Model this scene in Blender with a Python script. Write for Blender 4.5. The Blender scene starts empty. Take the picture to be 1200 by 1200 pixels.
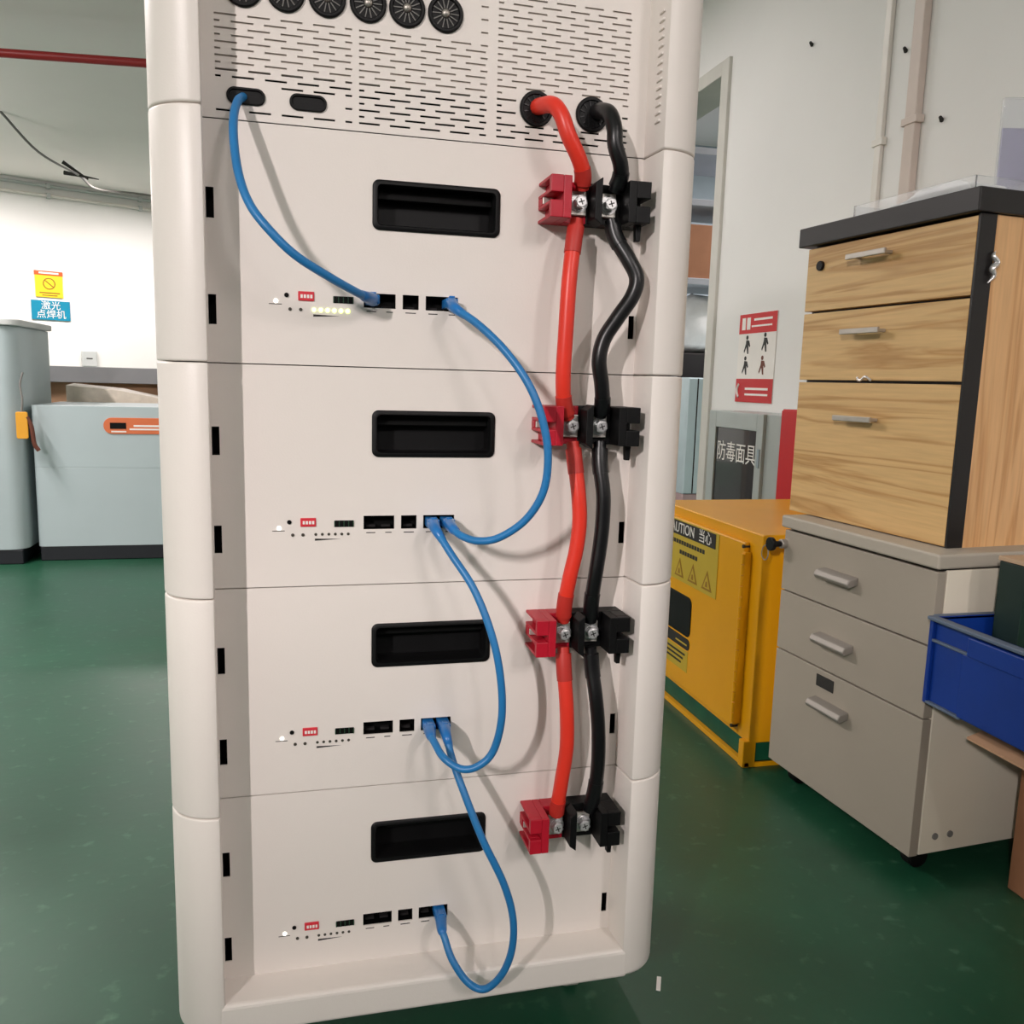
import bpy, bmesh, math, random
from mathutils import Vector, Matrix
random.seed(7)
scn = bpy.context.scene
COL = scn.collection

# ------------------------------------------------------------------ camera
def cam_axes(yaw, pitch, roll):
    sa, ca, sb, cb, sc, cc = math.sin(yaw), math.cos(yaw), math.sin(pitch), math.cos(pitch), math.sin(roll), math.cos(roll)
    f = Vector((sa*cb, ca*cb, sb)); r = Vector((ca, -sa, 0)); u = r.cross(f)
    return r*cc + u*sc, u*cc - r*sc, f
cd = bpy.data.cameras.new('camera'); cam = bpy.data.objects.new('camera', cd); COL.objects.link(cam)
r_, u_, f_ = cam_axes(0.2465, -0.1516, 0.0273)
M = Matrix.Identity(4)
for i in range(3):
    M[i][0] = r_[i]; M[i][1] = u_[i]; M[i][2] = -f_[i]
M.translation = (-0.0049, -0.949, 0.82)
cam.matrix_world = M
cd.sensor_width = 36; cd.sensor_fit = 'HORIZONTAL'; cd.lens = 1006.88*36/1200; cd.clip_start = 0.01; cd.clip_end = 60
scn.camera = cam

# ------------------------------------------------------------------ world, lamps, exposure
w = bpy.data.worlds.new('world'); scn.world = w; w.use_nodes = True
bg = w.node_tree.nodes['Background']; bg.inputs[0].default_value = (1.0, 0.95, 0.93, 1); bg.inputs[1].default_value = 0.50
def tube(name, loc, power, rz=0, size=(1.2, 0.06), color=(1, 0.905, 0.895)):
    l = bpy.data.lights.new(name, 'AREA'); l.shape = 'RECTANGLE'; l.size, l.size_y = size; l.energy = power; l.color = color
    o = bpy.data.objects.new(name, l); COL.objects.link(o); o.location = loc; o.rotation_euler = (0, 0, rz)
    return o
tube('ceiling_tube_or_fill', (-2.5, -3.7, 2.33), 345, math.radians(54))
tube('ceiling_tube_or_fill', (0.3, -3.2, 2.35), 13, math.radians(90))  # added fill, softens the shade on camera-facing sides
tube('ceiling_tube_or_fill', (1.2, -2.9, 2.35), 30, math.radians(90))  # added fill for the camera-facing sides at the right
tube('ceiling_tube_or_fill', (0.75, 2.5, 2.36), 8, math.radians(90))  # added lamp, put in to brighten the right wall
tube('ceiling_tube_or_fill', (-2.0, 1.9, 2.35), 70, math.radians(90))
tube('ceiling_tube_or_fill', (-2.5, 6.2, 2.3), 42, math.radians(25))
tube('ceiling_tube_or_fill', (-0.9, 6.9, 2.3), 32, math.radians(25))
up = tube('added_ceiling_fill', (-3.1, 4.6, 1.95), 30, math.radians(90)); up.rotation_euler = (math.pi, 0, math.radians(90))  # added uplight without a real fitting, brightens the ceiling
tube('ceiling_tube_or_fill', (3.4, 3.2, 2.3), 70, 0)
scn.view_settings.view_transform = 'Standard'; scn.view_settings.look = 'None'
scn.view_settings.exposure = 0.35; scn.view_settings.gamma = 1.0; scn.view_settings.use_curve_mapping = False

# ------------------------------------------------------------------ materials
def lin(c):
    return tuple(((v/255)/12.92 if v/255 <= 0.04045 else ((v/255+0.055)/1.055)**2.4) for v in c)
MATS = {}
def mat(name, col, rough=0.5, metal=0.0, var=0.06, scale=6.0, bump=0.0, bscale=120.0, coat=0.0, trans=0.0, emit=None, estr=0.0, ior=1.45, stretch=None, col2=None):
    m = bpy.data.materials.new(name); m.use_nodes = True; nt = m.node_tree; N = nt.nodes; L = nt.links
    b = N['Principled BSDF']; c = lin(col)
    tc = N.new('ShaderNodeTexCoord'); mp = N.new('ShaderNodeMapping'); L.new(tc.outputs['Object'], mp.inputs[0])
    if stretch: mp.inputs['Scale'].default_value = stretch
    nz = N.new('ShaderNodeTexNoise'); nz.inputs['Scale'].default_value = scale; nz.inputs['Detail'].default_value = 5
    L.new(mp.outputs[0], nz.inputs['Vector'])
    rp = N.new('ShaderNodeValToRGB'); L.new(nz.outputs['Fac'], rp.inputs[0])
    lo = lin(col2) if col2 else tuple(v*(1-var) for v in c); hi = c if col2 else tuple(min(1, v*(1+var)) for v in c)
    rp.color_ramp.elements[0].position = 0.3; rp.color_ramp.elements[1].position = 0.7
    rp.color_ramp.elements[0].color = (*lo, 1); rp.color_ramp.elements[1].color = (*hi, 1)
    L.new(rp.outputs[0], b.inputs['Base Color'])
    b.inputs['Roughness'].default_value = rough; b.inputs['Metallic'].default_value = metal; b.inputs['IOR'].default_value = ior
    b.inputs['Coat Weight'].default_value = coat; b.inputs['Transmission Weight'].default_value = trans
    if emit:
        b.inputs['Emission Color'].default_value = (*lin(emit), 1); b.inputs['Emission Strength'].default_value = estr
    if bump:
        n2 = N.new('ShaderNodeTexNoise'); n2.inputs['Scale'].default_value = bscale; n2.inputs['Detail'].default_value = 3
        L.new(mp.outputs[0], n2.inputs['Vector'])
        bp = N.new('ShaderNodeBump'); bp.inputs['Strength'].default_value = bump; bp.inputs['Distance'].default_value = 0.002
        L.new(n2.outputs['Fac'], bp.inputs['Height']); L.new(bp.outputs[0], b.inputs['Normal'])
    MATS[name] = m
    return m
mat('casing', (232, 225, 218), 0.38, var=0.02, scale=3, bump=0.06, bscale=500)
mat('casing_panel', (230, 223, 216), 0.45, var=0.02, scale=3, bump=0.05, bscale=500)
mat('black_plastic', (9, 9, 10), 0.5, var=0.1); MATS['black_plastic'].node_tree.nodes['Principled BSDF'].inputs['Specular IOR Level'].default_value = 0.3
mat('port_black', (5, 5, 5), 0.6, var=0.1); MATS['port_black'].node_tree.nodes['Principled BSDF'].inputs['Specular IOR Level'].default_value = 0.2
mat('interior_dark', (26, 24, 24), 0.8)
mat('lit_interior', (190, 181, 172), 0.6)  # pale tone stands for light inside the inverter
mat('red_plastic', (178, 20, 42), 0.42, var=0.08, scale=30)
mat('red_cable', (226, 56, 40), 0.36, var=0.06, scale=20)
mat('red_shrink', (186, 48, 40), 0.45, var=0.08, scale=30)
mat('black_cable', (15, 15, 17), 0.33, var=0.1)
mat('blue_cable', (38, 118, 178), 0.38, var=0.06, scale=30)
mat('blue_plug', (36, 112, 180), 0.3, var=0.08, scale=60)
mat('steel', (226, 226, 226), 0.3, 0.7, var=0.05, scale=40)
mat('brushed', (178, 172, 164), 0.42, 0.75, var=0.05, scale=40)
mat('handle_grey', (150, 145, 138), 0.5, 0.5)
mat('tin', (216, 212, 204), 0.38, 0.6, var=0.06, scale=60)
mat('red_label', (214, 48, 62), 0.5)
mat('print_white', (240, 236, 230), 0.5)
mat('print_dark', (40, 38, 36), 0.6)
mat('green_connector', (26, 66, 40), 0.5)
mat('led_on', (255, 255, 220), 0.4, emit=(228, 255, 120), estr=2.2)
mat('led_white', (255, 255, 255), 0.4, emit=(255, 255, 245), estr=3)
mat('led_off', (70, 66, 58), 0.5)
mat('wheel', (205, 200, 192), 0.5)
# setting
def floor_mat():
    m = bpy.data.materials.new('green_epoxy'); m.use_nodes = True; nt = m.node_tree; N = nt.nodes; L = nt.links; b = N['Principled BSDF']
    tc = N.new('ShaderNodeTexCoord')
    n1 = N.new('ShaderNodeTexNoise'); n1.inputs['Scale'].default_value = 2.2; n1.inputs['Detail'].default_value = 8; n1.inputs['Roughness'].default_value = 0.65
    L.new(tc.outputs['Object'], n1.inputs['Vector'])
    r1 = N.new('ShaderNodeValToRGB'); e = r1.color_ramp.elements
    e[0].position = 0.3; e[0].color = (*lin((14, 64, 42)), 1); e[1].position = 0.75; e[1].color = (*lin((24, 84, 58)), 1)
    L.new(n1.outputs['Fac'], r1.inputs[0])
    n2 = N.new('ShaderNodeTexNoise'); n2.inputs['Scale'].default_value = 34; n2.inputs['Detail'].default_value = 6
    L.new(tc.outputs['Object'], n2.inputs['Vector'])
    r2 = N.new('ShaderNodeValToRGB'); r2.color_ramp.elements[0].position = 0.60; r2.color_ramp.elements[1].position = 0.78
    L.new(n2.outputs['Fac'], r2.inputs[0])
    mx = N.new('ShaderNodeMixRGB'); mx.inputs[2].default_value = (*lin((110, 158, 128)), 1)
    mu = N.new('ShaderNodeMath'); mu.operation = 'MULTIPLY'; mu.inputs[1].default_value = 0.3; L.new(r2.outputs[0], mu.inputs[0])
    L.new(mu.outputs[0], mx.inputs[0]); L.new(r1.outputs[0], mx.inputs[1]); L.new(mx.outputs[0], b.inputs['Base Color'])
    mr = N.new('ShaderNodeMapRange'); mr.inputs[3].default_value = 0.32; mr.inputs[4].default_value = 0.50
    L.new(n1.outputs['Fac'], mr.inputs[0]); L.new(mr.outputs[0], b.inputs['Roughness'])
    bp = N.new('ShaderNodeBump'); bp.inputs['Strength'].default_value = 0.12; bp.inputs['Distance'].default_value = 0.003
    L.new(n2.outputs['Fac'], bp.inputs['Height']); L.new(bp.outputs[0], b.inputs['Normal'])
    b.inputs['Specular IOR Level'].default_value = 0.8
    MATS['green_epoxy'] = m
floor_mat()
mat('wall_paint', (234, 233, 230), 0.8, var=0.03, scale=1.5, bump=0.08, bscale=60)
mat('back_wall_paint', (236, 236, 232), 0.8, var=0.02, scale=1.5)
mat('ceiling_paint', (242, 238, 234), 0.9, var=0.04, scale=0.8)
mat('blocker_grey', (96, 98, 102), 0.85)
mat('frame_paint', (206, 204, 196), 0.55)
mat('conduit_white', (228, 224, 216), 0.4)
mat('conduit_beige', (206, 192, 182), 0.45)
mat('pipe_red', (150, 34, 34), 0.4)
mat('wire_grey', (120, 118, 114), 0.6)
mat('pedestal_grey', (152, 144, 131), 0.5, var=0.03, scale=4)
mat('pedestal_top', (164, 157, 144), 0.5, var=0.04, scale=6)
mat('pedestal_side', (222, 214, 196), 0.55, var=0.03)
mat('seam_dark', (38, 34, 32), 0.7)
def wood_mat(name, stretch, c1, c2):
    m = mat(name, c1, 0.42, var=0.1)
    nt = m.node_tree; N = nt.nodes; L = nt.links; b = N['Principled BSDF']
    tc = N['Texture Coordinate']; mp = N.new('ShaderNodeMapping'); mp.inputs['Scale'].default_value = stretch; L.new(tc.outputs['Object'], mp.inputs[0])
    big = N.new('ShaderNodeTexNoise'); big.inputs['Scale'].default_value = 1.0; big.inputs['Detail'].default_value = 4; big.inputs['Distortion'].default_value = 0.6
    L.new(mp.outputs[0], big.inputs['Vector'])
    mulv = N.new('ShaderNodeMath'); mulv.operation = 'MULTIPLY'; mulv.inputs[1].default_value = 9.0; L.new(big.outputs['Fac'], mulv.inputs[0])
    sn = N.new('ShaderNodeMath'); sn.operation = 'PINGPONG'; sn.inputs[1].default_value = 1.0; L.new(mulv.outputs[0], sn.inputs[0])
    rp = N.new('ShaderNodeValToRGB'); e = rp.color_ramp.elements
    e[0].position = 0.0; e[0].color = (*lin(c2), 1); e[1].position = 0.45; e[1].color = (*lin(c1), 1)
    L.new(sn.outputs[0], rp.inputs[0])
    fine = N.new('ShaderNodeTexNoise'); fine.inputs['Scale'].default_value = 8.0; fine.inputs['Detail'].default_value = 6; L.new(mp.outputs[0], fine.inputs['Vector'])
    mx = N.new('ShaderNodeMixRGB'); mx.blend_type = 'MULTIPLY'; mx.inputs[0].default_value = 0.35
    L.new(rp.outputs[0], mx.inputs[1]); L.new(fine.outputs['Fac'], mx.inputs[2]); L.new(mx.outputs[0], b.inputs['Base Color'])
wood_mat('wood_front', (14, 1.1, 20), (220, 182, 124), (190, 146, 88))
wood_mat('wood_side', (17, 14, 1.1), (232, 184, 130), (210, 158, 104))
mat('black_board', (22, 20, 20), 0.4, var=0.1)
mat('yellow_paint', (232, 164, 8), 0.35, var=0.05, scale=5)
mat('yellow_label', (196, 168, 52), 0.5)
mat('green_paint', (18, 84, 58), 0.5, var=0.15, scale=20)
mat('blue_crate', (8, 48, 128), 0.42, var=0.08, scale=10)
mat('crate_rim', (84, 98, 116), 0.5, var=0.1, scale=20)
mat('dark_green_box', (18, 40, 34), 0.55, var=0.15)
mat('tan_board', (176, 150, 122), 0.7)
mat('green_foam', (40, 140, 30), 0.8, var=0.15, scale=40)
mat('cardboard', (150, 104, 74), 0.85, var=0.08, scale=12)
mat('cardboard_pale', (186, 148, 116), 0.85, var=0.08, scale=12)
mat('gas_frame', (178, 186, 184), 0.35, 0.2)
mat('gas_glass', (44, 44, 48), 0.12, coat=0.5)
mat('red_paint', (196, 26, 34), 0.45)
mat('poster_white', (236, 232, 226), 0.6)
mat('poster_red', (206, 52, 54), 0.6)
mat('acrylic', (246, 248, 250), 0.06, trans=0.9, var=0.0, ior=1.3)
mat('lavender_paper', (190, 188, 214), 0.7)
mat('sign_yellow', (250, 208, 40), 0.5)
mat('sign_orange', (206, 92, 40), 0.5)
mat('sign_brown', (150, 110, 30), 0.6)
mat('sign_blue', (0, 132, 164), 0.5)
mat('unit_white', (172, 186, 188), 0.4, var=0.02)
mat('unit_grey', (196, 200, 198), 0.5, var=0.03)
mat('unit_base', (8, 14, 22), 0.5)
mat('badge_orange', (214, 112, 66), 0.45)
mat('bench_grey', (140, 142, 144), 0.6)
mat('film', (206, 196, 180), 0.3, var=0.1, scale=30)
mat('tag_yellow', (226, 160, 40), 0.5)
mat('strap_brown', (110, 62, 48), 0.7)
mat('leaf_dark', (70, 84, 50), 0.7)
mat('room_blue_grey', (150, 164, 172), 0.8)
mat('shelf_grey', (158, 162, 168), 0.5)
mat('bag_white', (222, 224, 222), 0.35, var=0.06, scale=20, bump=0.5, bscale=40)
mat('panel_ice', (210, 228, 234), 0.4)
mat('box_pink', (206, 176, 178), 0.7)
mat('dark_red', (70, 16, 18), 0.6)

# ------------------------------------------------------------------ mesh builder
class MB:
    def __init__(s): s.bm = bmesh.new()
    def quad(s, *pts): return s.bm.faces.new([s.bm.verts.new(p) for p in pts])
    def box(s, x0, x1, y0, y1, z0, z1):
        v = [s.bm.verts.new(p) for p in ((x0,y0,z0),(x1,y0,z0),(x1,y1,z0),(x0,y1,z0),(x0,y0,z1),(x1,y0,z1),(x1,y1,z1),(x0,y1,z1))]
        for f in ((3,2,1,0),(4,5,6,7),(0,1,5,4),(1,2,6,5),(2,3,7,6),(3,0,4,7)): s.bm.faces.new([v[i] for i in f])
        return s
    def prism(s, poly, axis, a, b):
        def P(p, t):
            return {'x': (t, p[0], p[1]), 'y': (p[0], t, p[1]), 'z': (p[0], p[1], t)}[axis]
        A = [s.bm.verts.new(P(p, a)) for p in poly]; B = [s.bm.verts.new(P(p, b)) for p in poly]; n = len(poly)
        s.bm.faces.new(A[::-1]); s.bm.faces.new(B)
        for i in range(n): s.bm.faces.new((A[i], A[(i+1) % n], B[(i+1) % n], B[i]))
        return s
    def rings(s, rings, cap=True, closed=True):
        R = [[s.bm.verts.new(p) for p in r] for r in rings]; n = len(R[0])
        for a, b in zip(R, R[1:]):
            for i in range(n if closed else n-1): s.bm.faces.new((a[i], a[(i+1) % n], b[(i+1) % n], b[i]))
        if cap: s.bm.faces.new(R[0][::-1]); s.bm.faces.new(R[-1])
        return s
    def cyl(s, p0, p1, r, n=16, r2=None):
        p0, p1 = Vector(p0), Vector(p1); d = (p1-p0).normalized(); a = d.orthogonal().normalized(); b = d.cross(a)
        def ring(c, rr): return [c + (a*math.cos(2*math.pi*i/n) + b*math.sin(2*math.pi*i/n))*rr for i in range(n)]
        return s.rings([ring(p0, r), ring(p1, r if r2 is None else r2)])
    def lathe_y(s, prof, cx, cz, n=24):          # prof: (radius, y)
        return s.rings([[(cx+r*math.cos(2*math.pi*i/n), y, cz+r*math.sin(2*math.pi*i/n)) for i in range(n)] for r, y in prof])
    def tube(s, pts, r, n=10, sub=8, radii=None):
        P = smooth(pts, sub); rings = []; prev = None
        for i, p in enumerate(P):
            t = (P[min(i+1, len(P)-1)] - P[max(i-1, 0)]).normalized()
            if prev is None: a = t.orthogonal().normalized()
            else: a = (prev - t*prev.dot(t)).normalized()
            prev = a; b = t.cross(a)
            rr = r if radii is None else radii(i/(len(P)-1))
            rings.append([p + (a*math.cos(2*math.pi*k/n) + b*math.sin(2*math.pi*k/n))*rr for k in range(n)])
        return s.rings(rings)
    def build(s, name, m, parent=None, bev=0.0, seg=2, sm=None, org=None):
        bmesh.ops.recalc_face_normals(s.bm, faces=s.bm.faces)
        if org is not None: bmesh.ops.translate(s.bm, vec=-Vector(org), verts=s.bm.verts)
        me = bpy.data.meshes.new(name); s.bm.to_mesh(me); s.bm.free()
        me.materials.append(MATS[m])
        if sm is not None:
            me.shade_smooth(); me.set_sharp_from_angle(angle=math.radians(sm))
        o = bpy.data.objects.new(name, me); COL.objects.link(o)
        if parent: o.parent = parent
        if bev:
            md = o.modifiers.new('bevel', 'BEVEL'); md.width = bev; md.segments = seg; md.limit_method = 'ANGLE'; md.angle_limit = math.radians(40)
        return o
def smooth(pts, sub=8):
    P = [Vector(p) for p in pts]; Q = [P[0]*2-P[1]] + P + [P[-1]*2-P[-2]]; out = []
    for i in range(1, len(Q)-2):
        p0, p1, p2, p3 = Q[i-1:i+3]
        for k in range(sub):
            t = k/sub
            out.append(0.5*((2*p1) + (p2-p0)*t + (2*p0-5*p1+4*p2-p3)*t*t + (3*p1-p0-3*p2+p3)*t**3))
    out.append(P[-1]); return out
def thing(name, label, cat, loc=(0,0,0), rz=0.0, group=None):
    o = bpy.data.objects.new(name, None); COL.objects.link(o); o.location = loc; o.rotation_euler = (0, 0, rz); o.empty_display_size = 0.05
    return tag(o, label, cat, group)
def tag(o, label, cat, group=None):
    o['label'] = label; o['category'] = cat
    if group: o['group'] = group
    return o
def struct(o): o['kind'] = 'structure'; return o
def box(name, m, parent, x0, x1, y0, y1, z0, z1, bev=0.0, seg=2):
    return MB().box(x0, x1, y0, y1, z0, z1).build(name, m, parent, bev, seg)
def rrect(x0, x1, z0, z1, r, n=5):
    out = []
    for cx, cz, a0 in ((x1-r, z1-r, 0), (x0+r, z1-r, 90), (x0+r, z0+r, 180), (x1-r, z0+r, 270)):
        for i in range(n+1):
            a = math.radians(a0 + 90*i/n); out.append((cx+r*math.cos(a), cz+r*math.sin(a)))
    return out
def text(name, s, size, m, parent, loc, rot, thick=0.0004, sx=1.0):
    c = bpy.data.curves.new('text', 'FONT'); c.body = s; c.size = size; c.align_x = 'CENTER'; c.align_y = 'CENTER'; c.extrude = thick
    t = bpy.data.objects.new('text', c); COL.objects.link(t)
    dg = bpy.context.evaluated_depsgraph_get(); dg.update()
    me = bpy.data.meshes.new_from_object(t.evaluated_get(dg)); bpy.data.objects.remove(t); bpy.data.curves.remove(c)
    me.materials.clear(); me.materials.append(MATS[m])
    o = bpy.data.objects.new(name, me); COL.objects.link(o); o.parent = parent; o.location = loc; o.rotation_euler = rot; o.scale = (sx, 1, 1)
    return o

# ------------------------------------------------------------------ setting
struct(box('floor', 'green_epoxy', None, -6, 6, -4.5, 10, -0.05, 0))
struct(box('ceiling', 'ceiling_paint', None, -6, 6, -4.5, 10, 2.4, 2.5))
WX = 1.6
m = MB()
m.box(WX, WX+0.14, -4.5, 2.27, 0, 2.4); m.box(WX, WX+0.14, 3.2, 10, 0, 2.4); m.box(WX, WX+0.14, 2.27, 3.2, 2.0, 2.4)
wall_r = struct(m.build('wall_right', 'wall_paint'))
d1 = struct(thing('door_1', '', '', (WX, 2.27, 0))); del d1['label']; del d1['category']
box('door_frame', 'frame_paint', d1, -0.014, 0.15, -0.055, 0.004, 0, 2.05, 0.003)
box('door_frame', 'frame_paint', d1, -0.014, 0.15, 0.926, 0.985, 0, 2.05, 0.003)
box('door_frame', 'frame_paint', d1, -0.014, 0.15, 0.004, 0.926, 1.996, 2.05, 0.003)
BW = Vector((-2.39, 7.371, 0)); BA = math.radians(24.55)
wb = struct(MB().box(-5, 5, 0, 0.12, 0, 2.4).build('wall_back', 'back_wall_paint')); wb.location = BW; wb.rotation_euler = (0, 0, BA)
struct(box('wall_added_blocker', 'blocker_grey', None, -1.72, 1.6, -2.26, -2.2, 0, 1.50, .004))  # unseen partition, added behind the camera to shade the lower right
struct(box('wall_left', 'wall_paint', None, -6.1, -6, -4.5, 10, 0, 2.4))
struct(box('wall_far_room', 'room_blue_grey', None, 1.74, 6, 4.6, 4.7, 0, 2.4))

# ------------------------------------------------------------------ the stacked storage cabinet
XC, H, OZ, DP = 0.1448, 0.24, 0.11, 0.0473
LF, LB, RF, RB = -0.234, -0.240, 0.2335, 0.2305     # inner edges of the side columns: front and at the panel
OUT, RAD, BACK = 0.288, 0.05, 0.30
def col_profile(side):
    inner_f, inner_b = (LF, LB) if side < 0 else (RF, RB)
    p = [(inner_b, BACK), (inner_b, 0.0), (inner_f, -DP+0.004), (inner_f + side*0.0012, -DP+0.0012), (inner_f + side*0.004, -DP)]
    cx, cy = side*(OUT-RAD), -DP+RAD
    for i in range(1, 11):
        a = math.radians(-90 + 90*i/10); p.append((cx + side*RAD*math.cos(a), cy + RAD*math.sin(a)))
    p.append((side*OUT, BACK)); return p
def inset(poly, d):
    n = len(poly); A = sum(poly[i][0]*poly[(i+1) % n][1]-poly[(i+1) % n][0]*poly[i][1] for i in range(n)); s = 1 if A > 0 else -1; out = []
    for i in range(n):
        p0, p, p1 = Vector(poly[i-1]), Vector(poly[i]), Vector(poly[(i+1) % n])
        e0 = (p-p0).normalized(); e1 = (p1-p).normalized(); n0 = Vector((-e0.y, e0.x))*s; n1 = Vector((-e1.y, e1.x))*s
        b = (n0+n1); b = b/max(0.35, b.dot(n0)) if b.length > 1e-6 else n0
        out.append(tuple(p + b*d))
    return out
def column(parent, side, z0, z1, f0, f1):
    poly = col_profile(side); rings = []
    for k in range(5):
        a = math.radians(90*k/4); rings.append((inset(poly, f0*(1-math.sin(a))), z0 + f0*(1-math.cos(a))))
    for k in range(5):
        a = math.radians(90*k/4); rings.append((inset(poly, f1*(1-math.cos(a))), z1 - f1*(1-math.sin(a))))
    m = MB(); m.rings([[(x, y, z) for x, y in p] for p, z in rings])
    return m.build('side_column', 'casing', parent, sm=35)
def holed_panel(x0, x1, z0, z1, holes, y=0.0, t=0.002):
    xs = sorted({x0, x1, *[v for h in holes for v in h[:2]]}); zs = sorted({z0, z1, *[v for h in holes for v in h[2:]]})
    m = MB(); V = {}
    def v(i, j):
        if (i, j) not in V: V[i, j] = m.bm.verts.new((xs[i], y, zs[j]))
        return V[i, j]
    for i in range(len(xs)-1):
        for j in range(len(zs)-1):
            cx, cz = (xs[i]+xs[i+1])/2, (zs[j]+zs[j+1])/2
            if any(h[0] < cx < h[1] and h[2] < cz < h[3] for h in holes): continue
            m.bm.faces.new((v(i, j), v(i+1, j), v(i+1, j+1), v(i, j+1)))
    return m
def recess(name, m_, parent, x0, x1, z0, z1, depth, y=0.0):
    m = MB(); d = y+depth
    m.quad((x0,y,z0),(x1,y,z0),(x1,d,z0),(x0,d,z0)); m.quad((x0,y,z1),(x0,d,z1),(x1,d,z1),(x1,y,z1))
    m.quad((x0,y,z0),(x0,d,z0),(x0,d,z1),(x0,y,z1)); m.quad((x1,y,z0),(x1,y,z1),(x1,d,z1),(x1,d,z0)); m.quad((x0,d,z0),(x1,d,z0),(x1,d,z1),(x0,d,z1))
    return m.build(name, m_, parent)
def hexbolt(parent, x, y, z):
    m = MB(); m.cyl((x, y, z), (x, y-0.0015, z), 0.0098, 20); m.cyl((x, y-0.0015, z), (x, y-0.003, z), 0.0084, 20)
    b = m.build('washer', 'steel', parent, sm=40)
    m = MB(); m.cyl((x, y-0.003, z), (x, y-0.010, z), 0.0074, 6); m.cyl((x, y-0.010, z), (x, y-0.0112, z), 0.0058, 16)
    m.build('bolt', 'steel', parent, 0.0006)
    m = MB()
    for a in (20, 110):
        c, s = math.cos(math.radians(a))*0.0034, math.sin(math.radians(a))*0.0034
        nx, nz = -s*0.18, c*0.18
        m.quad((x-c-nx, y-0.0113, z-s-nz), (x+c-nx, y-0.0113, z+s-nz), (x+c+nx, y-0.0113, z+s+nz), (x-c+nx, y-0.0113, z-s+nz))
    m.build('cross_recess', 'print_dark', parent)
def terminal(parent, k):
    X = lambda x: x - XC
    zt, zb = H-0.036, H-0.079
    # red half
    m = MB()
    m.box(X(.268), X(.277), -.05, 0, zb, zt)
    for a, b in ((zt-.0175, zt), (zb, zb+.0175)):
        m.box(X(.254), X(.268), -.05, -.043, a, b); m.box(X(.254), X(.268), -.043, 0, b-.0035, b); m.box(X(.254), X(.268), -.043, 0, a, a+.0035)
        m.box(X(.262), X(.268), -.043, 0, a+.0035, b-.0035)
    m.box(X(.254), X(.268), -.012, 0, zb+.0175, zt-.0175)
    m.box(X(.277), X(.3025), -.020, 0, zb, zt)
    red = m.build('red_terminal_housing', 'red_plastic', parent, 0.0008); red['label'] = 'red plastic half of the terminal block'
    MB().box(X(.254), X(.266), -.020, -.017, H-.061, H-.054).build('contact_strip', 'tin', red, 0.0005)
    MB().box(X(.283), X(.3015), -.0245, -.0202, H-.071, H-.046).build('lug_plate', 'tin', red, 0.0008)
    hexbolt(red, X(.2925), -.0245, H-.0585)
    # black half
    m = MB()
    m.box(X(.3025), X(.366), -.020, 0, zb, zt)
    m.prism([(X(.3045), zb+.002), (X(.3125), zb-.004), (X(.3125), zt+.002), (X(.3045), zt-.004)], 'y', -.046, -.0205)
    m.box(X(.341), X(.350), -.05, -.0205, zb, zt)
    for a, b in ((zt-.0175, zt), (zb, zb+.0175)):
        m.box(X(.350), X(.366), -.05, -.043, a, b); m.box(X(.350), X(.366), -.043, -.0205, b-.0035, b); m.box(X(.350), X(.366), -.043, -.0205, a, a+.0035)
        m.box(X(.350), X(.356), -.043, -.0205, a+.0035, b-.0035)
    m.prism([(X(.355), zb), (X(.362), zb), (X(.361), zb-.017), (X(.356), zb-.017)], 'y', -.036, -.028)
    blk = m.build('black_terminal_housing', 'black_plastic', parent, 0.0008); blk['label'] = 'black plastic half of the terminal block'
    MB().box(X(.317), X(.3355), -.0245, -.0202, H-.071, H-.046).build('lug_plate', 'tin', blk, 0.0008)
    hexbolt(blk, X(.3265), -.0245, H-.0585)
def handle(parent):
    x0, x1, z0, z1 = 0.0738-XC, 0.2111-XC, H-0.0966, H-0.0457
    o = rrect(x0, x1, z0, z1, 0.007); i = rrect(x0+.006, x1-.006, z0+.0055, z1-.0055, 0.004)
    m = MB(); rr = []
    for poly, y in ((o, 0.001), (o, -0.0016), (inset(o, .0012), -0.0026), (inset(i, -.001), -0.0026), (i, -0.001), (i, 0.030)):
        rr.append([(p[0], y, p[1]) for p in poly])
    m.rings(rr, cap=False); m.bm.faces.new([m.bm.verts.new(p) for p in rr[-1]])
    h = m.build('recessed_handle', 'black_plastic', parent, sm=40)
    MB().prism([(x0+.006, z1-.0055), (x1-.006, z1-.0055), (x1-.006, z1-.017), (x0+.006, z1-.017)], 'y', 0.014, 0.022).build('grip_lip', 'port_black', h, 0.001)
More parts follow.
